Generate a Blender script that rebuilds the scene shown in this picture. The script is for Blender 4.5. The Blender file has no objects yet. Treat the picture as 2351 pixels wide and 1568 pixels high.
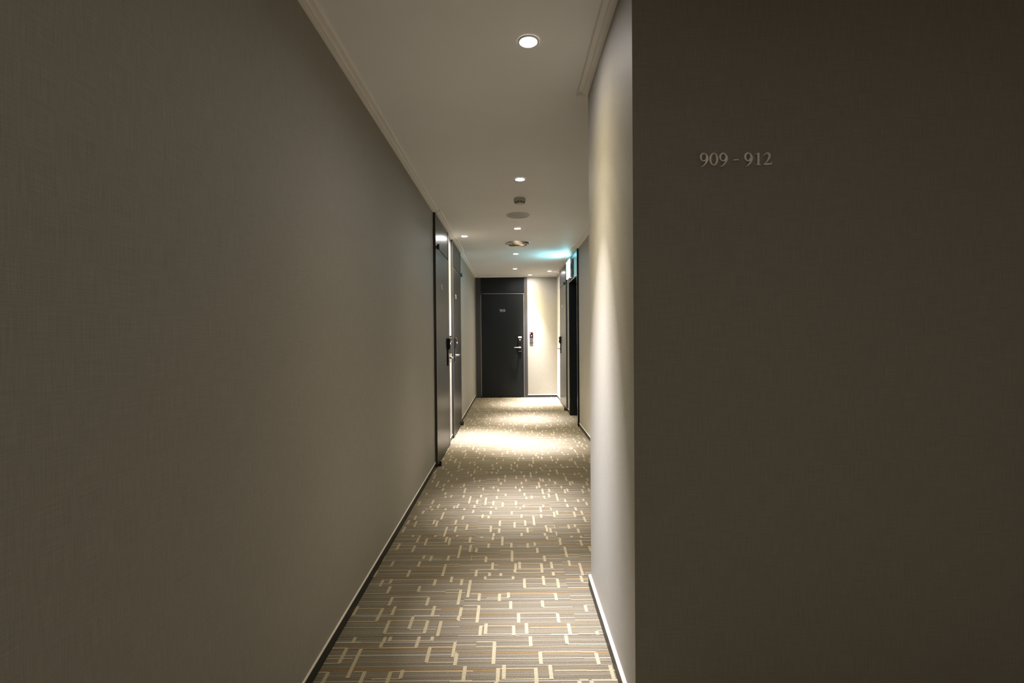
import bpy, bmesh, math, random
from mathutils import Matrix, Vector

S = bpy.context.scene
C = S.collection

# ------------------------------------------------------------------ camera
F_PX, CAM_H = 1119.85, 1.24986
YAW, PITCH, ROLL = 0.00056, -0.01178, -0.00837
cd = bpy.data.cameras.new('camera')
cam = bpy.data.objects.new('camera', cd)
C.objects.link(cam)
f = Vector((math.sin(YAW) * math.cos(PITCH), math.cos(YAW) * math.cos(PITCH), math.sin(PITCH)))
r0 = Vector((math.cos(YAW), -math.sin(YAW), 0))
u0 = r0.cross(f)
r = math.cos(ROLL) * r0 + math.sin(ROLL) * u0
u = -math.sin(ROLL) * r0 + math.cos(ROLL) * u0
M = Matrix((r, u, -f)).transposed().to_4x4()
M.translation = (0, 0, CAM_H)
cam.matrix_world = M
cd.sensor_fit = 'HORIZONTAL'
cd.sensor_width = 36.0
cd.lens = F_PX * 36.0 / 2351.0
cd.clip_start = 0.02
S.camera = cam

# ------------------------------------------------------------------ world, exposure
w = bpy.data.worlds.new('world'); S.world = w
w.use_nodes = True
w.node_tree.nodes['Background'].inputs[0].default_value = (0.0, 0.0, 0.0, 1)
w.node_tree.nodes['Background'].inputs[1].default_value = 0.0
S.view_settings.view_transform = 'Standard'
S.view_settings.look = 'None'
S.view_settings.gamma = 1.0
S.view_settings.use_curve_mapping = False
S.view_settings.exposure = 0.40
S.cycles.max_bounces = 14
S.cycles.diffuse_bounces = 10
S.cycles.caustics_reflective = False
S.cycles.sample_clamp_indirect = 4.0

# reflector lamps: candle power on axis (W/sr) and the beam's fall-off and tint by angle
LAMP_I = 112.0
BEAM = [(0, 1.0, (1.0, 0.95, 0.93)), (5, 0.93, (1.0, 0.95, 0.93)), (9, 0.66, (1.0, 0.93, 0.88)), (13, 0.36, (1.0, 0.91, 0.80)), (18, 0.110, (1.0, 0.87, 0.64)), (24, 0.052, (1.0, 0.86, 0.58)),
        (32, 0.024, (1.0, 0.86, 0.60)), (42, 0.0125, (1.0, 0.88, 0.66)), (55, 0.0062, (1.0, 0.92, 0.82)), (70, 0.0026, (1.0, 0.95, 0.92)), (86, 0.0, (1.0, 0.95, 0.95))]

# ------------------------------------------------------------------ sizes of the place
XL, XR, XP = -0.738, 0.917, 0.385          # left wall, right wall, pillar side
YN, YF, D = 1.540, 2.410, 9.872            # pillar near and far face, end wall
H = 2.450                                  # ceiling
XLOB, YLOB = 3.2, -3.2                     # lobby behind the camera
T = 0.12

# ------------------------------------------------------------------ materials
def srgb(r, g, b):
    def k(c):
        c /= 255.0
        return c / 12.92 if c <= 0.04045 else ((c + 0.055) / 1.055) ** 2.4
    return (k(r), k(g), k(b), 1)

def mat(name, col, rough=0.6, metal=0.0, spec=0.5, coat=0.0):
    m = bpy.data.materials.new(name); m.use_nodes = True
    b = m.node_tree.nodes['Principled BSDF']
    b.inputs['Base Color'].default_value = col if len(col) == 4 else (*col, 1)
    b.inputs['Roughness'].default_value = rough
    b.inputs['Metallic'].default_value = metal
    b.inputs['Specular IOR Level'].default_value = spec
    b.inputs['Coat Weight'].default_value = coat
    return m

class NT:
    """small helper to wire nodes"""
    def __init__(s, m): s.t = m.node_tree; s.n = s.t.nodes; s.l = s.t.links; s.b = s.n['Principled BSDF']
    def add(s, typ, **kw):
        n = s.n.new(typ)
        for k, v in kw.items(): setattr(n, k, v)
        return n
    def val(s, sock, v):
        if hasattr(v, 'is_linked') or isinstance(v, bpy.types.NodeSocket): s.l.new(v, sock)
        else: sock.default_value = v
    def math(s, op, a, b=None, c=None):
        n = s.add('ShaderNodeMath', operation=op)
        s.val(n.inputs[0], a)
        if b is not None: s.val(n.inputs[1], b)
        if c is not None: s.val(n.inputs[2], c)
        return n.outputs[0]
    def xyz(s):
        g = s.add('ShaderNodeNewGeometry'); x = s.add('ShaderNodeSeparateXYZ')
        s.l.new(g.outputs['Position'], x.inputs[0]); return x.outputs
    def vec(s, a, b, c=0.0):
        n = s.add('ShaderNodeCombineXYZ')
        s.val(n.inputs[0], a); s.val(n.inputs[1], b); s.val(n.inputs[2], c); return n.outputs[0]
    def noise(s, v, scale, detail=2.0, rough=0.5):
        n = s.add('ShaderNodeTexNoise'); s.val(n.inputs['Vector'], v)
        n.inputs['Scale'].default_value = scale; n.inputs['Detail'].default_value = detail
        n.inputs['Roughness'].default_value = rough
        return n.outputs['Fac']
    def ramp(s, fac, stops, interp='LINEAR'):
        n = s.add('ShaderNodeValToRGB'); s.val(n.inputs[0], fac)
        n.color_ramp.interpolation = interp
        e = n.color_ramp.elements
        while len(e) < len(stops): e.new(0.5)
        for k, (p, c) in enumerate(stops):
            e[k].position = p; e[k].color = c
        return n.outputs[0]

def scale_col(c, k): return (c[0] * k, c[1] * k, c[2] * k, 1)

def wallpaper():
    m = mat('linen_weave_wallpaper', (0.3, 0.28, 0.25), 0.62, spec=0.35); q = NT(m)
    x, y, z = q.xyz()
    h = q.math('ADD', x, y)
    warp = q.noise(q.vec(q.math('MULTIPLY', h, 430.0), q.math('MULTIPLY', z, 13.0)), 1.0, 3.0, 0.6)
    weft = q.noise(q.vec(q.math('MULTIPLY', h, 13.0), q.math('MULTIPLY', z, 430.0), 5.0), 1.0, 3.0, 0.6)
    fine = q.noise(q.vec(q.math('MULTIPLY', h, 420.0), q.math('MULTIPLY', z, 420.0), 9.0), 1.0, 1.0)
    s1 = q.math('ADD', q.math('MULTIPLY', warp, 0.42), q.math('MULTIPLY', weft, 0.34))
    s1 = q.math('ADD', s1, q.math('MULTIPLY', fine, 0.24))
    base = WALL_C
    col = q.ramp(s1, [(0.34, scale_col(base, 0.80)), (0.50, base), (0.66, scale_col(base, 1.20))])
    q.l.new(col, q.b.inputs['Base Color'])
    bp = q.add('ShaderNodeBump'); bp.inputs['Strength'].default_value = 0.35; bp.inputs['Distance'].default_value = 0.0008
    q.l.new(s1, bp.inputs['Height']); q.l.new(bp.outputs[0], q.b.inputs['Normal'])
    q.b.inputs['Sheen Weight'].default_value = 0.08
    return m

def plaster():
    m = mat('painted_ceiling', CEIL_C, 0.55, spec=0.3); q = NT(m)
    x, y, z = q.xyz()
    n = q.noise(q.vec(x, y, z), 260.0, 2.0)
    n2 = q.noise(q.vec(x, y, z), 1.3, 3.0)
    col = q.ramp(n2, [(0.3, scale_col(CEIL_C, 0.97)), (0.7, scale_col(CEIL_C, 1.03))])
    q.l.new(col, q.b.inputs['Base Color'])
    bp = q.add('ShaderNodeBump'); bp.inputs['Strength'].default_value = 0.12; bp.inputs['Distance'].default_value = 0.0006
    q.l.new(n, bp.inputs['Height']); q.l.new(bp.outputs[0], q.b.inputs['Normal'])
    return m

RIB = 0.0052
def carpet(name, dark, mid, light, per_rib=True):
    m = mat(name, mid, 0.95, spec=0.1); q = NT(m)
    q.b.inputs['Sheen Weight'].default_value = 0.12; q.b.inputs['Sheen Roughness'].default_value = 0.5; q.b.inputs['Sheen Tint'].default_value = (1.0, 0.9, 0.7, 1)
    x, y, z = q.xyz()
    rib = q.math('FLOOR', q.math('DIVIDE', y, RIB))
    wn = q.add('ShaderNodeTexWhiteNoise', noise_dimensions='1D'); q.l.new(rib, wn.inputs['W'])
    tuft = q.noise(q.vec(q.math('MULTIPLY', x, 330.0), q.math('MULTIPLY', y, 330.0)), 1.0, 2.0, 0.7)
    phase = q.math('SINE', q.math('MULTIPLY', y, 2 * math.pi / RIB))
    groove = q.math('MULTIPLY_ADD', phase, 0.20, 0.0)
    s = q.math('ADD', q.math('MULTIPLY', tuft, 0.75), groove)
    if per_rib: s = q.math('ADD', s, q.math('MULTIPLY', q.math('SUBTRACT', wn.outputs[0], 0.5), 0.12))
    s = q.math('ADD', s, 0.125)
    col = q.ramp(s, [(0.22, dark), (0.50, mid), (0.80, light)])
    q.l.new(col, q.b.inputs['Base Color'])
    bp = q.add('ShaderNodeBump'); bp.inputs['Strength'].default_value = 0.5; bp.inputs['Distance'].default_value = 0.0015
    q.l.new(s, bp.inputs['Height']); q.l.new(bp.outputs[0], q.b.inputs['Normal'])
    return m

def brushed(name, col, rough, metal=0.0, spec=0.5, amt=0.12):
    m = mat(name, col, rough, metal, spec); q = NT(m)
    x, y, z = q.xyz()
    n = q.noise(q.vec(q.math('ADD', x, y), z), 9.0, 4.0, 0.6)
    n3 = q.noise(q.vec(x, y, z), 500.0, 1.0)
    k = q.math('ADD', q.math('MULTIPLY', n, 0.6), q.math('MULTIPLY', n3, 0.4))
    c = col if len(col) == 4 else (*col, 1)
    q.l.new(q.ramp(k, [(0.3, scale_col(c, 1 - amt)), (0.7, scale_col(c, 1 + amt))]), q.b.inputs['Base Color'])
    rr = q.add('ShaderNodeMapRange'); q.l.new(n, rr.inputs[0])
    rr.inputs[3].default_value = rough - 0.012; rr.inputs[4].default_value = rough + 0.012
    q.l.new(rr.outputs[0], q.b.inputs['Roughness'])
    return m

def glow(name, col, strength):
    m = bpy.data.materials.new(name); m.use_nodes = True
    b = m.node_tree.nodes['Principled BSDF']
    b.inputs['Base Color'].default_value = (0.8, 0.8, 0.8, 1)
    b.inputs['Emission Color'].default_value = (*col, 1)
    b.inputs['Emission Strength'].default_value = strength
    return m

WALL_C = (0.272, 0.257, 0.224, 1)
CEIL_C = (0.89, 0.90, 0.93, 1)
MAT = dict(
    wall=wallpaper(),
    ceil=plaster(),
    trim=brushed('ivory_moulding_paint', (0.86, 0.84, 0.82), 0.4, spec=0.5, amt=0.02),
    door=brushed('charcoal_lacquered_steel', (0.011, 0.013, 0.015), 0.31, spec=0.15, amt=0.03),
    frame=brushed('dark_bronze_grey_steel', (0.045, 0.044, 0.046), 0.31, spec=0.25, amt=0.03),
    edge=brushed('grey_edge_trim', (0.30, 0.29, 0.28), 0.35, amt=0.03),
    black=brushed('black_enamel', (0.010, 0.010, 0.011), 0.35),
    base=brushed('black_vinyl_skirting', (0.016, 0.016, 0.018), 0.45),
    cap=brushed('pale_skirting_cap', (0.62, 0.59, 0.56), 0.35),
    chrome=brushed('satin_chrome', (0.78, 0.74, 0.68), 0.22, metal=1.0, amt=0.04),
    steel=brushed('brushed_pewter', (0.93, 0.89, 0.83), 0.40, metal=0.1, amt=0.06),
    num=brushed('pale_grey_lettering', (0.62, 0.60, 0.57), 0.35, metal=0.2),
    plastic=brushed('off_white_plastic', (0.55, 0.54, 0.50), 0.45, amt=0.03),
    grille=mat('grey_perforated_grille', (0.33, 0.33, 0.36), 0.5),
    redglass=brushed('dark_red_glass', (0.018, 0.002, 0.003), 0.2, spec=0.5),
    greypl=brushed('grey_plastic', (0.045, 0.043, 0.038), 0.4),
    carpet=carpet('taupe_ribbed_carpet', srgb(43, 40, 34), srgb(97, 91, 81), srgb(142, 135, 122)),
    cream=carpet('cream_carpet_yarn', srgb(90, 84, 67), srgb(150, 141, 119), srgb(194, 185, 165), False),
    white=carpet('pale_grey_carpet_yarn', srgb(100, 96, 92), srgb(138, 134, 128), srgb(168, 164, 158), False),
    orange=carpet('ochre_carpet_yarn', srgb(84, 62, 36), srgb(124, 95, 58), srgb(156, 126, 86), False),
    seam=mat('carpet_seam', srgb(64, 58, 48), 0.95, spec=0.1),
    lens=glow('lamp_lens_glow', (1.0, 0.95, 0.88), 28.0),
    exit=glow('exit_face_glow', (0.45, 0.97, 1.0), 9.0),
    led=glow('red_led_glow', (1.0, 0.30, 0.28), 1.6),
    ledw=glow('pale_led_glow', (0.7, 0.85, 1.0), 1.2),
)
def perforate(m):
    q = NT(m); x, y, z = q.xyz()
    a = q.math('SINE', q.math('MULTIPLY', x, 1800.0)); b = q.math('SINE', q.math('MULTIPLY', y, 1800.0))
    k = q.math('MULTIPLY', a, b)
    q.l.new(q.ramp(k, [(0.0, (0.38, 0.38, 0.42, 1)), (0.45, (0.38, 0.38, 0.42, 1)), (0.55, (0.16, 0.16, 0.18, 1))]), q.b.inputs['Base Color'])
perforate(MAT['grille'])

# ------------------------------------------------------------------ mesh helpers
class MB:
    def __init__(s): s.v = []; s.f = []; s.m = []; s.mats = []
    def mi(s, m):
        if m not in s.mats: s.mats.append(m)
        return s.mats.index(m)
    def add(s, vs, fs, m):
        o = len(s.v); s.v += [tuple(p) for p in vs]
        s.f += [tuple(i + o for i in q) for q in fs]; s.m += [s.mi(m)] * len(fs)
    def box(s, x0, x1, y0, y1, z0, z1, m, ch=0.0):
        """box; ch > 0 gives its -y face a chamfered rim"""
        x0, x1 = sorted((x0, x1)); y0, y1 = sorted((y0, y1)); z0, z1 = sorted((z0, z1))
        if ch <= 0:
            vs = [(x, y, z) for z in (z0, z1) for y in (y0, y1) for x in (x0, x1)]
            s.add(vs, [(0, 2, 3, 1), (4, 5, 7, 6), (0, 1, 5, 4), (2, 6, 7, 3), (0, 4, 6, 2), (1, 3, 7, 5)], m)
        else:
            a = [(x0, y1, z0), (x1, y1, z0), (x1, y1, z1), (x0, y1, z1)]
            b = [(x0, y0 + ch, z0), (x1, y0 + ch, z0), (x1, y0 + ch, z1), (x0, y0 + ch, z1)]
            c = [(x0 + ch, y0, z0 + ch), (x1 - ch, y0, z0 + ch), (x1 - ch, y0, z1 - ch), (x0 + ch, y0, z1 - ch)]
            fs = [(3, 2, 1, 0), (8, 9, 10, 11)]
            for i in range(4):
                j = (i + 1) % 4
                fs += [(i, j, 4 + j, 4 + i), (4 + i, 4 + j, 8 + j, 8 + i)]
            s.add(a + b + c, fs, m)
    def prism(s, prof, p0, p1, ax, m):
        """extrude the 2D profile (list of (a, z)) from p0 to p1 along y (ax='y': a = x) or x (ax='x': a = y)"""
        n = len(prof); vs = []
        for t in (p0, p1):
            for a, z in prof: vs.append((a, t, z) if ax == 'y' else (t, a, z))
        fs = [(i, (i + 1) % n, n + (i + 1) % n, n + i) for i in range(n)] + [tuple(range(n))[::-1], tuple(range(n, 2 * n))]
        s.add(vs, fs, m)
    def lathe(s, prof, m, seg=48, centre=(0, 0, 0), axis='z'):
        vs = []; n = len(prof)
        for k in range(seg):
            a = 2 * math.pi * k / seg
            for rr, z in prof:
                if axis == 'z': vs.append((centre[0] + rr * math.cos(a), centre[1] + rr * math.sin(a), centre[2] + z))
                elif axis == 'y': vs.append((centre[0] + rr * math.cos(a), centre[1] + z, centre[2] + rr * math.sin(a)))
                else: vs.append((centre[0] + z, centre[1] + rr * math.cos(a), centre[2] + rr * math.sin(a)))
        fs = []
        for k in range(seg):
            j = (k + 1) % seg
            for i in range(n - 1): fs.append((k * n + i, j * n + i, j * n + i + 1, k * n + i + 1))
        s.add(vs, fs, m)
    def build(s, name, parent=None, smooth=False, bevel=0.0):
        me = bpy.data.meshes.new(name); me.from_pydata(s.v, [], s.f)
        for m in s.mats: me.materials.append(m)
        for p, k in zip(me.polygons, s.m): p.material_index = k
        bm = bmesh.new(); bm.from_mesh(me)
        bmesh.ops.remove_doubles(bm, verts=bm.verts, dist=1e-6)
        bmesh.ops.recalc_face_normals(bm, faces=bm.faces)
        bm.to_mesh(me); bm.free()
        if smooth:
            me.polygons.foreach_set('use_smooth', [True] * len(me.polygons))
            me.set_sharp_from_angle(angle=math.radians(38))
        o = bpy.data.objects.new(name, me); C.objects.link(o)
        if parent: o.parent = parent
        if bevel:
            b = o.modifiers.new('bevel', 'BEVEL'); b.width = bevel; b.segments = 2; b.limit_method = 'ANGLE'
        return o

def tag(o, label=None, cat=None, group=None, kind=None):
    if label: o['label'] = label
    if cat: o['category'] = cat
    if group: o['group'] = group
    if kind: o['kind'] = kind
    return o

def empty(name, loc, rz=0.0):
    o = bpy.data.objects.new(name, None); C.objects.link(o)
    o.location = loc; o.rotation_euler = (0, 0, rz); o.empty_display_size = 0.05
    return o

def copy_tree(o, parent=None):
    c = o.copy(); C.objects.link(c)
    if parent: c.parent = parent
    for ch in [k for k in o.children]: copy_tree(ch, c)
    return c

def struct(mb, name, label, cat, **kw):
    return tag(mb.build(name, **kw), label, cat, kind='structure')

# ------------------------------------------------------------------ room shell
W_ = MAT['wall']
# door openings: (from, to) along Y
D912 = (4.640, 5.610)
D911 = (5.960, 6.915)
D909 = (8.035, 9.080)
DEX = (6.640, 7.640)
D910 = (-0.714, 0.322)      # along X

mb = MB()
for a, b in ((YLOB, D912[0]), (D912[1], D911[0]), (D911[1], D + T)):
    mb.box(XL - T, XL, a, b, 0, H, W_)
struct(mb, 'wall_left', 'long left corridor wall in grey-brown woven wallpaper', 'wall')
mb = MB()
for a, b in ((YF, DEX[0]), (DEX[1], D909[0]), (D909[1], D + T)):
    mb.box(XR, XR + T, a, b, 0, H, W_)
struct(mb, 'wall_right', 'right corridor wall set back behind the projecting wall block', 'wall')
mb = MB()
mb.box(D910[1], XR, D, D + T, 0, H, W_)
mb.box(XL, D910[0], D, D + T, 0, H, W_)
struct(mb, 'wall_end', 'brightly lit end wall at the far end of the corridor', 'wall')
mb = MB()
mb.box(XP, XLOB, YN, YF, 0, H, W_)
struct(mb, 'wall_front', 'dark projecting wall block carrying the room number sign', 'wall')
mb = MB(); mb.box(XL - T, XLOB + T, YLOB - T, YLOB, 0, H, W_)
struct(mb, 'wall_back', 'lobby wall behind the camera', 'wall')
mb = MB(); mb.box(XLOB, XLOB + T, YLOB, YF, 0, H, W_)
struct(mb, 'wall_lobby', 'side wall of the lobby outside the picture', 'wall')

mb = MB()
mb.box(XL - T, XLOB + T, YLOB - T, YF, H, H + 0.1, MAT['ceil'])
mb.box(XL - T, XR + T + 0.25, YF, D + T, H, H + 0.1, MAT['ceil'])
struct(mb, 'ceiling', 'smooth off-white painted corridor ceiling', 'ceiling')

# ------------------------------------------------------------------ carpet, tiled, pattern cut into the tiles
FULL = [(0.468, 'orange'), (0.427, 'white'), (0.341, 'orange'), (0.284, 'white'), (0.161, 'orange'), (0.128, 'white'), (0.062, 'orange'), (0.004, 'white')]
CREAM = [(0.086, 0.235, 0.472), (0.283, 0.46, 0.474), (0.287, 0.46, 0.382), (0.39, 0.503, 0.41), (0.027, 0.075, 0.334), (0.161, 0.438, 0.332),
         (0.104, 0.21, 0.295), (0.0, 0.077, 0.23), (0.0, 0.223, 0.201), (0.369, 0.503, 0.212), (0.248, 0.431, 0.165), (0.085, 0.24, 0.070),
         (0.105, 0.296, 0.014), (0.302, 0.503, 0.057), (0.389, 0.503, 0.009)]
BARS = [(0.232, 0.473, 0.503), (0.088, 0.475, 0.503), (0.014, 0.301, 0.468), (0.289, 0.384, 0.477), (0.387, 0.412, 0.503), (0.458, 0.381, 0.472),
        (0.069, 0.271, 0.334), (0.166, 0.267, 0.334), (0.209, 0.295, 0.342), (0.436, 0.27, 0.332), (0.22, 0.2, 0.266), (0.368, 0.213, 0.268),
        (0.073, 0.095, 0.229), (0.255, 0.092, 0.164), (0.43, 0.089, 0.159), (0.092, 0.0, 0.072), (0.114, 0.015, 0.09), (0.233, 0.0, 0.07),
        (0.288, 0.012, 0.087), (0.47, 0.0, 0.085)]
TS, TX, TY = 0.5030, -0.2350, 2.0160
REG = [(XL, XLOB, YLOB, YN), (XL, XP, YN, YF), (XL, XR, YF, D), (XR, XR + 0.18, DEX[0], DEX[1])]
mb = MB()
for x0, x1, y0, y1 in REG:
    mb.box(x0, x1, y0, y1, -0.02, 0.0, MAT['carpet'])
def rect(x0, x1, y0, y1, z, m):
    for a0, a1, b0, b1 in REG[:3]:
        u0_, u1_, v0, v1 = max(x0, a0), min(x1, a1), max(y0, b0), min(y1, b1)
        if u1_ - u0_ > 1e-4 and v1 - v0 > 1e-4:
            mb.add([(u0_, v0, z), (u1_, v0, z), (u1_, v1, z), (u0_, v1, z)], [(0, 1, 2, 3)], m)
rnd = random.Random(12)
q5 = lambda v: round(v / RIB) * RIB
def cyc(a0, a1, sh):
    """shift an interval cyclically inside the tile; returns one or two pieces"""
    a0 = a0 + sh; a1 = a1 + sh
    while a0 >= TS: a0 -= TS; a1 -= TS
    if a1 <= TS: return [(a0, a1)]
    return [(a0, TS), (0.0, a1 - TS)]
for j in range(-7, 17):
    for i in range(-1, 7):
        ox, oy = TX + i * TS, TY + j * TS
        if j > 1 and i > 2: continue
        if i == 0 and j == 0: sx = sy = 0.0; fx = fy = False
        else:
            sx = rnd.uniform(0, TS); sy = rnd.uniform(0, TS); fx = rnd.random() < 0.5; fy = rnd.random() < 0.5
        def X(a0, a1):
            if fx: a0, a1 = TS - a1, TS - a0
            return cyc(a0, a1, sx)
        def Y(a0, a1):
            if fy: a0, a1 = TS - a1, TS - a0
            return cyc(a0, a1, sy)
        hw = 0.0026
        for yy, k in FULL:
            for b0, b1 in Y(yy - hw, yy + hw): rect(ox + 0.0006, ox + TS - 0.0006, oy + b0, oy + b1, 0.0006, MAT[k])
        for a, b, yy in CREAM:
            for b0, b1 in Y(yy - hw, yy + hw):
                for a0, a1 in X(a, b): rect(ox + a0, ox + a1, oy + b0, oy + b1, 0.0010, MAT['cream'])
        for xx, ya, yb in BARS:
            for b0, b1 in Y(ya, yb):
                for a0, a1 in X(xx - 0.007, xx + 0.007): rect(ox + a0, ox + a1, oy + b0, oy + b1, 0.0014, MAT['cream'])
        rect(ox, ox + TS, oy - 0.0007, oy + 0.0007, 0.0018, MAT['seam'])
struct(mb, 'floor', 'taupe ribbed carpet tiles with cream bracket and ochre line pattern', 'carpet')

# ------------------------------------------------------------------ skirting and cornice along a run
BH, BT = 0.047, 0.012    # skirting height and thickness
def profile(off, side, pts):
    return [(off + side * a, z) for a, z in pts]
BASE_P = [(0, 0), (BT, 0), (BT, BH), (0, BH)]
CAP_P = [(0, BH), (BT, BH), (BT, BH + 0.004), (BT - 0.004, BH + 0.008), (0, BH + 0.010)]
THIN_B = [(0, 0), (0.007, 0), (0.007, BH), (0, BH)]
THIN_C = [(0, BH), (0.007, BH), (0.006, BH + 0.003), (0, BH + 0.004)]
def cornice_p(extra=0.0):
    return [(0, H), (0, H - 0.022), (0.012 + extra, H - 0.022), (0.012 + extra, H - 0.019), (0.026 + extra, H - 0.019), (0.028 + extra, H - 0.011),
            (0.034 + extra, H - 0.011), (0.048 + extra, H - 0.011), (0.052 + extra, H - 0.006), (0.052 + extra, H)]
def baseboard(name, label, runs, bp=BASE_P, cp=CAP_P):
    a, b = MB(), MB()
    for ax, off, side, p0, p1 in runs:
        a.prism(profile(off, side, bp), p0, p1, ax, MAT['base'])
        b.prism(profile(off, side, cp), p0, p1, ax, MAT['cap'])
    o = struct(a, name, label, 'skirting board')
    c = b.build('cap_strip', o); c['label'] = 'pale cap strip'
baseboard('baseboard_left', 'black skirting with pale cap along the left wall',
          [('y', XL, 1, YLOB, D912[0]), ('y', XL, 1, D912[1], D911[0]), ('y', XL, 1, D911[1], D)], THIN_B, THIN_C)
baseboard('baseboard_right', 'black skirting along the set-back right wall',
          [('y', XR, -1, YF, DEX[0]), ('y', XR, -1, DEX[1], D909[0]), ('y', XR, -1, D909[1], D)], THIN_B, THIN_C)
baseboard('baseboard_end', 'short black skirting under the lit end wall', [('x', D, -1, D910[1], XR - BT)])
baseboard('baseboard_front', 'black skirting with white cap around the projecting wall block',
          [('y', XP, -1, YN - BT, YF + BT), ('x', YN, -1, XP, XLOB), ('x', YF, 1, XP, XR - BT)])

def cornice(name, label, runs):
    a = MB()
    for ax, off, side, p0, p1, ex in runs:
        a.prism(profile(off, side, cornice_p(ex)), p0, p1, ax, MAT['trim'])
    return struct(a, name, label, 'cornice')
JOG = 0.024
cornice('trim_1', 'thin stepped ivory cornice along the left wall top',
        [('y', XL, 1, YLOB, D912[0], 0), ('y', XL, 1, D912[0], D912[1], JOG), ('y', XL, 1, D912[1], D911[0], 0),
         ('y', XL, 1, D911[0], D911[1], JOG), ('y', XL, 1, D911[1], D, 0)])
cornice('trim_2', 'thin stepped ivory cornice along the set-back right wall',
        [('y', XR, -1, YF, DEX[0], 0), ('y', XR, -1, DEX[0], DEX[1], JOG), ('y', XR, -1, DEX[1], D909[0], 0),
         ('y', XR, -1, D909[0], D909[1], JOG), ('y', XR, -1, D909[1], D, 0)])
cornice('trim_3', 'thin ivory cornice over the end wall', [('x', D, -1, XL + 0.002, D910[1], JOG), ('x', D, -1, D910[1], XR - 0.002, 0)])
cornice('trim_4', 'stepped ivory cornice around the projecting wall block top',
        [('y', XP, -1, YN, YF, 0), ('x', YN, -1, XP - 0.052, XLOB, 0), ('x', YF, 1, XP - 0.052, XR - 0.052, 0)])

# ------------------------------------------------------------------ serif digits
def catmull(pts, n=10):
    P = [pts[0]] + list(pts) + [pts[-1]]; out = []
    for i in range(1, len(P) - 2):
        for k in range(n):
            t = k / n; a, b, c, d = P[i - 1], P[i], P[i + 1], P[i + 2]
            out.append(tuple(0.5 * (2 * b[j] + (c[j] - a[j]) * t + (2 * a[j] - 5 * b[j] + 4 * c[j] - d[j]) * t * t + (3 * b[j] - a[j] - 3 * c[j] + d[j]) * t ** 3) for j in range(len(b))))
    out.append(tuple(pts[-1])); return out
def ribbon(mb, pts, T_, m, closed=False, depth=(0, 1)):
    """pts: (x, z, width); extruded in y between depth values"""
    n = len(pts); L, R_ = [], []
    for i in range(n):
        a = pts[(i - 1) % n] if closed or i > 0 else pts[i]
        b = pts[(i + 1) % n] if closed or i < n - 1 else pts[i]
        dx, dz = b[0] - a[0], b[1] - a[1]; l = math.hypot(dx, dz) or 1
        nx, nz = -dz / l, dx / l; x, z, wd = pts[i]
        L.append((x + nx * wd / 2, z + nz * wd / 2)); R_.append((x - nx * wd / 2, z - nz * wd / 2))
    vs = []
    for (lx, lz), (rx, rz) in zip(L, R_):
        for (x, z) in ((lx, lz), (rx, rz)):
            for y in depth:
                X_, Z_ = T_(x, z); vs.append((X_, y, Z_))
    fs = []
    for i in range(n if closed else n - 1):
        j = (i + 1) % n; a, b = 4 * i, 4 * j
        fs += [(a, b, b + 2, a + 2), (a + 1, a + 3, b + 3, b + 1), (a, a + 1, b + 1, b), (a + 2, b + 2, b + 3, a + 3)]
    if not closed: fs += [(0, 2, 3, 1), (4 * n - 4, 4 * n - 3, 4 * n - 1, 4 * n - 2)]
    mb.add(vs, fs, m)
def ell(cx, cz, rx, rz, thick, thin, tilt=0.0, n=40):
    out = []
    for k in range(n):
        a = 2 * math.pi * k / n
        out.append((cx + rx * math.cos(a), cz + rz * math.sin(a), thin + (thick - thin) * abs(math.cos(a + tilt)) ** 1.3))
    return out
ADV = {'9': 0.80, '0': 0.80, '1': 0.66, '2': 0.76, '-': 0.0, ' ': 0.55}
def digit(mb, ch, ox, oz, h, m, depth):
    d2 = (depth[0] * 0.97 + depth[1] * 0.03, depth[1] + (depth[0] - depth[1]) * 0.06)
    d3 = (d2[0], depth[1] + (depth[0] - depth[1]) * 0.12)
    T_ = lambda x, z: (ox + x * h, oz + z * h)
    if ch == '0':
        ribbon(mb, ell(0.36, 0.5, 0.285, 0.475, 0.155, 0.055, 0.25), T_, m, True, depth)
    elif ch == '9':
        ribbon(mb, ell(0.33, 0.665, 0.255, 0.31, 0.150, 0.060, 0.35), T_, m, True, depth)
        ribbon(mb, catmull([(0.610, 0.74, 0.14), (0.635, 0.58, 0.155), (0.60, 0.38, 0.145), (0.48, 0.16, 0.115), (0.30, -0.03, 0.08), (0.06, -0.14, 0.02)]), T_, m, False, d2)
    elif ch == '1':
        ribbon(mb, [(0.27, 0.04, 0.15), (0.27, 0.95, 0.15)], T_, m, False, depth)
        ribbon(mb, catmull([(0.345, 0.985, 0.03), (0.26, 0.945, 0.075), (0.15, 0.905, 0.06), (0.03, 0.885, 0.02)]), T_, m, False, d2)
        ribbon(mb, catmull([(0.03, 0.015, 0.02), (0.15, 0.028, 0.05), (0.27, 0.04, 0.10), (0.39, 0.028, 0.05), (0.51, 0.015, 0.02)]), T_, m, False, d3)
    elif ch == '2':
        ribbon(mb, catmull([(0.02, 0.70, 0.02), (0.10, 0.85, 0.07), (0.25, 0.955, 0.085), (0.42, 0.925, 0.12), (0.515, 0.78, 0.15), (0.50, 0.62, 0.145), (0.40, 0.43, 0.115), (0.24, 0.22, 0.075), (0.08, 0.055, 0.05)]), T_, m, False, depth)
        ribbon(mb, catmull([(0.03, 0.045, 0.09), (0.25, 0.06, 0.12), (0.50, 0.06, 0.12), (0.62, 0.09, 0.12), (0.69, 0.17, 0.05), (0.715, 0.27, 0.015)]), T_, m, False, d2)
    elif ch == '-':
        ribbon(mb, [(0.0, 0.41, 0.085), (0.42, 0.44, 0.085)], T_, m, False, depth)

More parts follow.
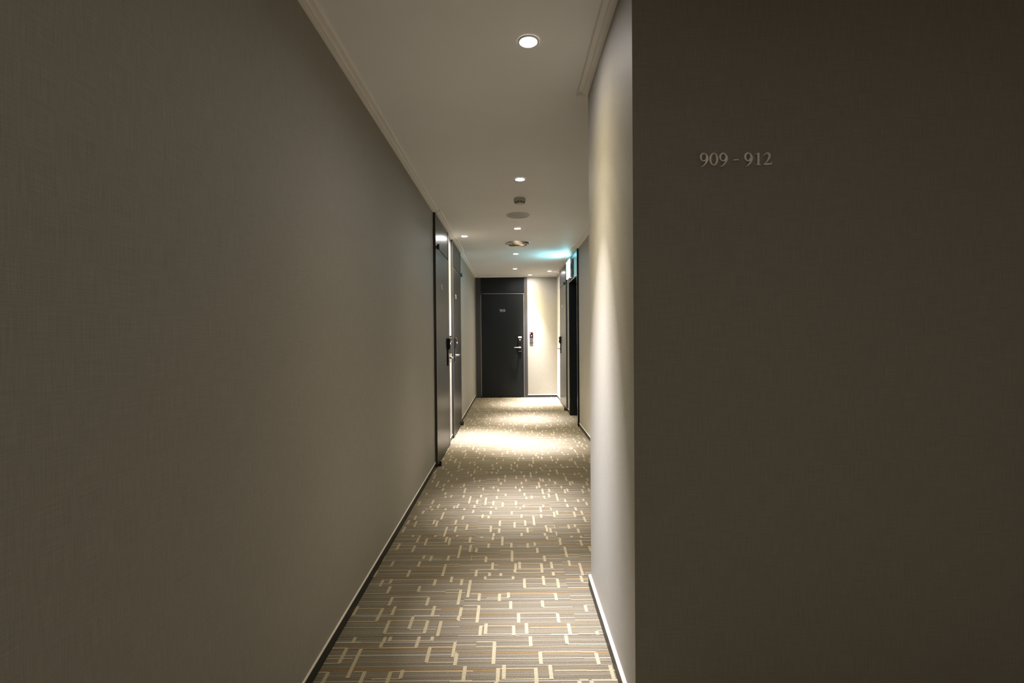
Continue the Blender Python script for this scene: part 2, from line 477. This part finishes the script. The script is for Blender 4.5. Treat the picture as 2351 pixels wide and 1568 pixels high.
# ------------------------------------------------------------------ doors
def make_door(name, label, loc, rz, width, fl, fr, number, hinge, num_x=None, lock_x=None, closed_back=True):
    """local frame: x along the wall, -y toward the corridor, origin at the unit's lower left corner"""
    root = empty(name, loc, rz); tag(root, label, 'door', kind='structure')
    yf, TOP = -JOG + 0.001, 2.098
    fm = MAT['frame']
    hc = H - 0.0225
    a = MB(); a.box(0, fl, yf, T, 0, hc, fm, 0.003); a.build('door_jamb', root)
    a = MB(); a.box(width - fr, width, yf, T, 0, hc, fm, 0.003); a.build('door_jamb', root)
    a = MB(); a.box(fl + 0.002, width - fr - 0.002, yf + 0.004, 0.03, TOP + 0.022, hc, MAT['door'], 0.003); a.build('transom_panel', root)
    a = MB(); a.box(fl, width - fr, yf + 0.014, 0.04, TOP + 0.006, TOP + 0.0215, fm, 0.002); a.build('door_head', root)
    a = MB(); a.box(fl + 0.008, width - fr - 0.008, yf + 0.002, 0.03, 0.008, TOP - 0.002, MAT['door'], 0.003)
    leaf = a.build('door_leaf', root); leaf['label'] = 'charcoal flush door leaf'
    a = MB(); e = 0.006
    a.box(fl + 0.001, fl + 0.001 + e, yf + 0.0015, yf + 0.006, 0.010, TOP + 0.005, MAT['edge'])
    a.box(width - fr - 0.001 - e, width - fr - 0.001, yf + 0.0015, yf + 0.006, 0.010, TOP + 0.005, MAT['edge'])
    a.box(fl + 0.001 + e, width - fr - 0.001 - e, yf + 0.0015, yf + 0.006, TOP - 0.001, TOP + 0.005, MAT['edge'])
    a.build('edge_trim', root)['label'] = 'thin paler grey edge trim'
    # backing stop so that nothing shows through the gaps
    a = MB(); a.box(fl, width - fr, 0.045, 0.06, 0.0, hc, MAT['black']); a.build('door_stop', root)
    # pivot hinges
    hx = fl + 0.004 if hinge == 'L' else width - fr - 0.004
    sg = 1 if hinge == 'L' else -1
    for zb in (0.012, TOP + 0.002):
        a = MB(); x0, x1 = sorted((hx - sg * 0.012, hx + sg * 0.052))
        a.box(x0, x1, yf - 0.024, yf + 0.002, zb, zb + 0.016, MAT['black'])
        a.lathe([(0.0, -0.016), (0.012, -0.016), (0.012, 0.034), (0.0, 0.034)], MAT['black'], 16, (hx + sg * 0.006, yf - 0.018, zb))
        a.build('pivot_hinge', root, bevel=0.001)
    lx = lock_x if lock_x is not None else (width - fr - 0.085 if hinge == 'L' else fl + 0.085)
    make_lock_on(root, lx, -1 if hinge == 'L' else 1, yf)
    # number
    nx = num_x if num_x is not None else width / 2
    h = 0.050
    wd = (ADV[number[0]] + ADV[number[1]] + 0.70) * h
    a = MB(); ox = nx - wd / 2
    for ch in number:
        digit(a, ch, ox, 1.735, h, MAT['num'], (yf + 0.0022, yf - 0.0005)); ox += ADV[ch] * h
    a.build('room_number', root)['label'] = 'pale grey serif numerals %s' % number
    return root

def make_lock_on(root, x, sgn, yf):
    y0 = yf + 0.0025
    def O(v): return v + y0
    lk = MB(); lk.box(x - 0.034, x + 0.034, O(-0.014), O(0), 0.925, 1.225, MAT['black'])
    lock = lk.build('card_lock', root); lock['label'] = 'black electronic card lock with chrome cap'
    a = MB(); a.prism([(O(-0.0143), 1.10), (O(-0.028), 1.105), (O(-0.034), 1.14), (O(-0.032), 1.20), (O(-0.022), 1.222), (O(-0.0143), 1.224)], x - 0.032, x + 0.032, 'x', MAT['black'])
    a.build('reader_head', lock)
    a = MB(); a.prism([(O(-0.0143), 1.2255), (O(-0.024), 1.2235), (O(-0.035), 1.203), (O(-0.038), 1.205), (O(-0.027), 1.232), (O(-0.0143), 1.236)], x - 0.033, x + 0.033, 'x', MAT['chrome'])
    a.build('chrome_cap', lock)
    a = MB(); a.lathe([(0.0, -0.0365), (0.009, -0.0365), (0.010, -0.0325), (0.0, -0.0325)], MAT['ledw'], 20, (x, y0, 1.168), 'y')
    a.build('indicator', lock)
    a = MB(); a.box(x - 0.034, x + 0.034, O(-0.018), O(-0.0142), 0.922, 0.934, MAT['chrome']); a.build('bottom_trim', lock)
    lv = MB()
    lv.lathe([(0.0, -0.0195), (0.024, -0.0195), (0.024, -0.0142), (0.0, -0.0142)], MAT['chrome'], 28, (x, y0, 1.012), 'y')
    lv.lathe([(0.0, -0.066), (0.010, -0.066), (0.011, -0.019), (0.0, -0.019)], MAT['chrome'], 20, (x, y0, 1.012), 'y')
    n, rings, L_ = 8, 12, 0.118; vs = []
    for k in range(n + 1):
        t = k / n; xx = x - sgn * 0.012 + sgn * (L_ + 0.012) * t; yy = y0 - 0.060 + 0.010 * t * t; rr = 0.0120 - 0.002 * t
        for g in range(rings):
            an = 2 * math.pi * g / rings; vs.append((xx, yy + rr * 0.8 * math.cos(an), 1.012 + rr * math.sin(an)))
    fs = [(k * rings + g, k * rings + (g + 1) % rings, (k + 1) * rings + (g + 1) % rings, (k + 1) * rings + g) for k in range(n) for g in range(rings)]
    fs += [tuple(range(rings)), tuple(range(n * rings, (n + 1) * rings))]
    lv.add(vs, fs, MAT['chrome'])
    lv.build('lever_handle', lock, smooth=True)['label'] = 'satin chrome lever handle'

R90 = math.pi / 2
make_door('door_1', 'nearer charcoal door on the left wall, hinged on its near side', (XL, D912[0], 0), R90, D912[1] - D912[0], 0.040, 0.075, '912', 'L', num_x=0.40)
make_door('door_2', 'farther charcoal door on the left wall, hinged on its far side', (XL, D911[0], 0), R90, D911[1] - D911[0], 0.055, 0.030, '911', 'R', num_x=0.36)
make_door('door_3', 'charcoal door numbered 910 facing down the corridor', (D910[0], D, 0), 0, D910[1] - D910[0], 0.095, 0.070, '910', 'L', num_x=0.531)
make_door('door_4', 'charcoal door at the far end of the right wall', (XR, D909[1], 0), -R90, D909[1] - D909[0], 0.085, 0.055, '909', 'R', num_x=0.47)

# exit doorway: open frame with a dark reveal, dark door set deep inside
def exit_doorway():
    width = DEX[1] - DEX[0]
    root = empty('door_5', (XR, DEX[1], 0), -R90)
    tag(root, 'dark recessed doorway on the right wall under the exit light', 'doorway', kind='structure')
    yf = -JOG + 0.001; hc = H - 0.0225; fm = MAT['door']; dp = 0.17; ft = 0.055; TOPZ = 2.062
    a = MB(); a.box(0, ft, yf, dp, 0, hc, fm, 0.003); a.build('door_jamb', root)
    a = MB(); a.box(width - 0.045, width, yf, dp, 0, hc, fm, 0.003); a.build('door_jamb', root)
    a = MB(); a.box(ft, width - 0.045, yf + 0.001, dp, TOPZ, TOPZ + 0.05, fm, 0.003); a.build('door_head', root)
    a = MB(); a.box(ft, width - 0.045, yf + 0.006, 0.03, TOPZ + 0.051, hc, MAT['door'], 0.002); a.build('transom_panel', root)
    a = MB(); a.box(ft, width - 0.045, dp - 0.045, dp, 0.006, TOPZ, MAT['door'], 0.003)
    leaf = a.build('door_leaf', root); leaf['label'] = 'dark door leaf set deep in the frame'
    a = MB(); x = 0.50
    a.box(x - 0.11, x + 0.11, dp - 0.100, dp - 0.0455, 1.975, 2.035, MAT['steel']); cl = a.build('door_closer', root, bevel=0.004)
    a = MB(); a.box(x + 0.02, x + 0.32, dp - 0.135, dp - 0.105, 2.038, 2.048, MAT['chrome']); a.build('closer_arm', cl)
    a = MB(); a.box(ft + 0.085, ft + 0.10, dp - 0.080, dp - 0.045, 0.96, 1.10, MAT['chrome']); a.build('pull_handle', leaf)
    return root
exit_doorway()

# ------------------------------------------------------------------ exit sign
def exit_sign():
    y0, y1 = 7.115, 7.515
    xw = XR - JOG + 0.001
    root = empty('exit_sign', (xw, (y0 + y1) / 2, 2.235))
    tag(root, 'glowing cyan-white exit light box mounted above the dark recessed doorway', 'exit sign')
    hw, t = (y1 - y0) / 2, 0.046
    a = MB(); a.box(-0.034, 0, -hw, hw, -0.135, 0.135, MAT['plastic']); a.build('housing', root, bevel=0.003)
    a = MB(); a.box(-t, -0.0345, -hw + 0.006, hw - 0.006, -0.128, 0.128, MAT['exit']); a.build('light_panel', root, bevel=0.002)['label'] = 'glowing cyan-white face'
    a = MB(); a.box(-0.030, -0.016, -hw - 0.004, -hw, -0.02, 0.055, MAT['greypl']); a.build('side_catch', root)
    a = MB(); a.lathe([(0, -0.010), (0.006, -0.008), (0.008, 0)], MAT['ledw'], 14, (-0.020, -hw + 0.05, -0.1355)); a.build('status_light', root)
    ld = bpy.data.lights.new('exit_light', 'AREA'); ld.shape = 'RECTANGLE'; ld.size = 0.26; ld.size_y = 0.05
    ld.energy = EXIT_W; ld.color = (0.13, 0.82, 1.0); ld.spread = math.radians(150)
    lo = bpy.data.objects.new('exit_light', ld); C.objects.link(lo); lo.parent = root
    lo.location = (-0.055, -0.06, 0.118)
    d = Vector((-0.80, -0.10, 0.60)).normalized()
    lo.rotation_euler = (-d).to_track_quat('Z', 'Y').to_euler()
EXIT_W = 2.8
exit_sign()

# ------------------------------------------------------------------ downlights
def make_downlight(loc):
    root = empty('downlight', loc)
    a = MB(); a.lathe([(0.0335, -0.001), (0.036, -0.005), (0.043, -0.005), (0.0455, -0.0005)], MAT['trim'], 48); a.build('trim_ring', root, smooth=True)
    a = MB(); a.lathe([(0.0, -0.0035), (0.02, -0.0032), (0.0345, -0.0015)], MAT['lens'], 40); a.build('lamp_lens', root)['label'] = 'glowing lens'
    ld = bpy.data.lights.new('lamp_beam', 'SPOT'); ld.energy = 4 * math.pi * LAMP_I; ld.color = (1, 1, 1)
    ld.spot_size = math.radians(174); ld.spot_blend = 0.0; ld.shadow_soft_size = 0.012
    ld.use_nodes = True; t = ld.node_tree; em = t.nodes['Emission']
    tc = t.nodes.new('ShaderNodeTexCoord'); sp = t.nodes.new('ShaderNodeSeparateXYZ'); t.links.new(tc.outputs['Normal'], sp.inputs[0])
    ab = t.nodes.new('ShaderNodeMath'); ab.operation = 'ABSOLUTE'; t.links.new(sp.outputs[2], ab.inputs[0])
    ac = t.nodes.new('ShaderNodeMath'); ac.operation = 'ARCCOSINE'; t.links.new(ab.outputs[0], ac.inputs[0])
    dv = t.nodes.new('ShaderNodeMath'); dv.operation = 'DIVIDE'; t.links.new(ac.outputs[0], dv.inputs[0]); dv.inputs[1].default_value = math.pi / 2
    cr = t.nodes.new('ShaderNodeValToRGB'); t.links.new(dv.outputs[0], cr.inputs[0]); e = cr.color_ramp.elements
    while len(e) < len(BEAM): e.new(0.5)
    for k, (an, v, c) in enumerate(BEAM):
        e[k].position = an / 90.0; e[k].color = (c[0] * v, c[1] * v, c[2] * v, 1)
    t.links.new(cr.outputs[0], em.inputs[0])
    lo = bpy.data.objects.new('lamp_beam', ld); C.objects.link(lo); lo.parent = root; lo.location = (0, 0, -0.020)
    return root
LAMPS = [(0.078, 2.003, 0.62, 'downlight nearest the camera, in the middle of the ceiling'),
         (0.074, 3.751, 0.68, 'middle ceiling downlight just before the smoke detector'),
         (0.075, 5.466, 1.3, 'middle ceiling downlight between the round speaker and the round vent'),
         (0.069, 7.155, 1.25, 'middle ceiling downlight just beyond the round vent, beside the cyan glow'),
         (0.070, 8.751, 1.15, 'middle ceiling downlight before the end wall, left of the last two'),
         (0.373, 9.643, 1.25, 'downlight touching the end wall, above its bright streak'),
         (0.715, 9.114, 1.7, 'downlight near the right cornice at the far end'),
         (-0.558, 5.868, 1.35, 'downlight off to the left, between the two left doors')]
LOBBY = [(0.9, -0.9, 1.0), (2.2, -1.6, 1.1), (0.078, 0.250, 0.18)]
first = None
def power(o, k):
    for ch in o.children:
        if ch.type == 'LIGHT': ch.data = ch.data.copy(); ch.data.energy = 4 * math.pi * LAMP_I * k
for x, y, pw, lab in LAMPS:
    if first is None: o = first = make_downlight((x, y, H))
    else:
        o = copy_tree(first); o.location = (x, y, H)
    power(o, pw)
    tag(o, lab, 'ceiling lamp', 'recessed corridor downlights')
    tilt = {2.003: (3.0, -4.0), 3.751: (-4.0, 0.0)}.get(y)          # the nearest two lamps sit slightly tilted in their gimbals
    for ch in (o.children if tilt else ()):
        if ch.type == 'LIGHT': ch.rotation_euler = (math.radians(tilt[0]), math.radians(tilt[1]), 0)
for k, (x, y, pw) in enumerate(LOBBY):
    o = copy_tree(first); o.location = (x, y, H)
    tag(o, ('lobby downlight behind the camera, the nearer of the two', 'lobby downlight behind the camera, the farther of the two', 'corridor downlight straight above the camera')[k], 'ceiling lamp', 'lobby downlights out of the frame')
    power(o, pw)

# ------------------------------------------------------------------ ceiling fittings
def smoke_detector():
    root = empty('smoke_detector', (0.080, 4.290, H))
    tag(root, 'small white smoke detector on the ceiling in front of the round speaker', 'smoke detector')
    a = MB(); a.lathe([(0.0, 0), (0.052, 0), (0.053, -0.004), (0.053, -0.022), (0.050, -0.026), (0.0, -0.026)], MAT['plastic'], 40); a.build('base_plate', root, smooth=True)
    a = MB(); a.lathe([(0.0, -0.0262), (0.047, -0.0262), (0.044, -0.030), (0.036, -0.040), (0.030, -0.042), (0.028, -0.046), (0.0, -0.048)], MAT['plastic'], 40); hd = a.build('sensor_head', root, smooth=True)
    for k in range(10):
        an = 2 * math.pi * k / 10; c, s = math.cos(an), math.sin(an)
        a = MB(); r1, r2, h2 = 0.0445, 0.0385, 0.0075
        P = [(r1, -0.0305), (r2, -0.0385)]
        vs = []
        for rr, z in P:
            for sg in (-1, 1):
                for dn in (0.0, 0.0025):
                    vs.append(((rr + dn) * c - sg * h2 * s, (rr + dn) * s + sg * h2 * c, z - dn * 0.6))
        a.add(vs, [(0, 1, 3, 2), (4, 6, 7, 5), (0, 4, 5, 1), (2, 3, 7, 6), (1, 5, 7, 3), (0, 2, 6, 4)], MAT['black']); a.build('vent_slot', hd)
smoke_detector()

def speaker():
    root = empty('ceiling_speaker', (0.070, 4.868, H))
    tag(root, 'round flush ceiling speaker with fine grey grille and thin rim', 'speaker')
    a = MB(); a.lathe([(0.106, -0.002), (0.109, -0.008), (0.115, -0.008), (0.119, -0.0005)], MAT['trim'], 64); a.build('rim', root, smooth=True)
    a = MB(); a.lathe([(0.0, -0.0065), (0.08, -0.0055), (0.107, -0.003)], MAT['grille'], 64); a.build('grille', root, smooth=True)
speaker()

def air_vent():
    root = empty('air_vent', (0.085, 6.350, H))
    tag(root, 'round ceiling air vent with a metallic centre disc, beyond the speaker', 'air vent')
    a = MB(); a.lathe([(0.118, -0.002), (0.120, -0.016), (0.128, -0.022), (0.150, -0.014), (0.163, -0.0005)], MAT['chrome'], 64); a.build('outer_ring', root, smooth=True)
    a = MB(); a.lathe([(0.0, -0.001), (0.121, -0.001)], MAT['black'], 48); a.build('throat', root)
    a = MB(); a.lathe([(0.0, -0.030), (0.06, -0.028), (0.098, -0.020), (0.104, -0.015), (0.098, -0.012), (0.0, -0.016)], MAT['chrome'], 64); a.build('centre_disc', root, smooth=True)
    a = MB(); a.lathe([(0.0, -0.0015), (0.012, -0.0015), (0.012, -0.0165), (0.0, -0.0165)], MAT['black'], 16); a.build('stem', root)
air_vent()

# ------------------------------------------------------------------ room status panels beside the doors
def status_panel(loc, rz, label):
    root = empty('door_status_panel', loc, rz); tag(root, label, 'door panel', 'room status panels beside the doors')
    a = MB(); a.box(-0.034, 0.034, -0.010, 0, -0.106, 0.106, MAT['greypl']); a.build('back_plate', root, bevel=0.002)
    a = MB(); a.box(-0.033, 0.033, -0.0135, -0.0102, 0.002, 0.105, MAT['redglass']); up = a.build('display', root); up['label'] = 'dark red glass display'
    a = MB(); a.box(-0.007, 0.007, -0.0145, -0.0137, 0.026, 0.044, MAT['led']); a.build('bell_light', up)
    a = MB(); a.box(-0.026, -0.012, -0.0145, -0.0137, 0.076, 0.086, MAT['led']); a.build('status_light', up)
    a = MB(); a.box(-0.030, 0.030, -0.0130, -0.0102, -0.102, -0.004, MAT['greypl']); a.build('cover', root)
    return root
p1 = status_panel((0.399, D, 1.210), 0, 'narrow red and grey room status panel right of the end door')
for loc, rz, lab in [((XL, 5.735, 1.15), R90, 'room status panel between the left doors, beside the nearer door'),
                     ((XL, 5.855, 1.15), R90, 'room status panel between the left doors, beside the farther door'),
                     ((XR, 9.170, 1.21), -R90, 'room status panel beside the far door on the right wall')]:
    o = copy_tree(p1); o.location = loc; o.rotation_euler = (0, 0, rz); o['label'] = lab

# ------------------------------------------------------------------ wall number 909 - 912
root = empty('room_number_sign', (0.594, YN, 1.779))
tag(root, 'raised pewter serif numerals reading 909 - 912 on the dark right wall', 'room sign')
hh = 0.0380
for ch, px in (('9', 0.0), ('0', 0.79), ('9', 1.60), ('-', 2.78), ('9', 3.66), ('1', 4.56), ('2', 5.24)):
    a = MB(); digit(a, ch, px * hh, 0.0, hh, MAT['steel'], (-0.0005, -0.0065))
    o = a.build('hyphen' if ch == '-' else 'digit', root)
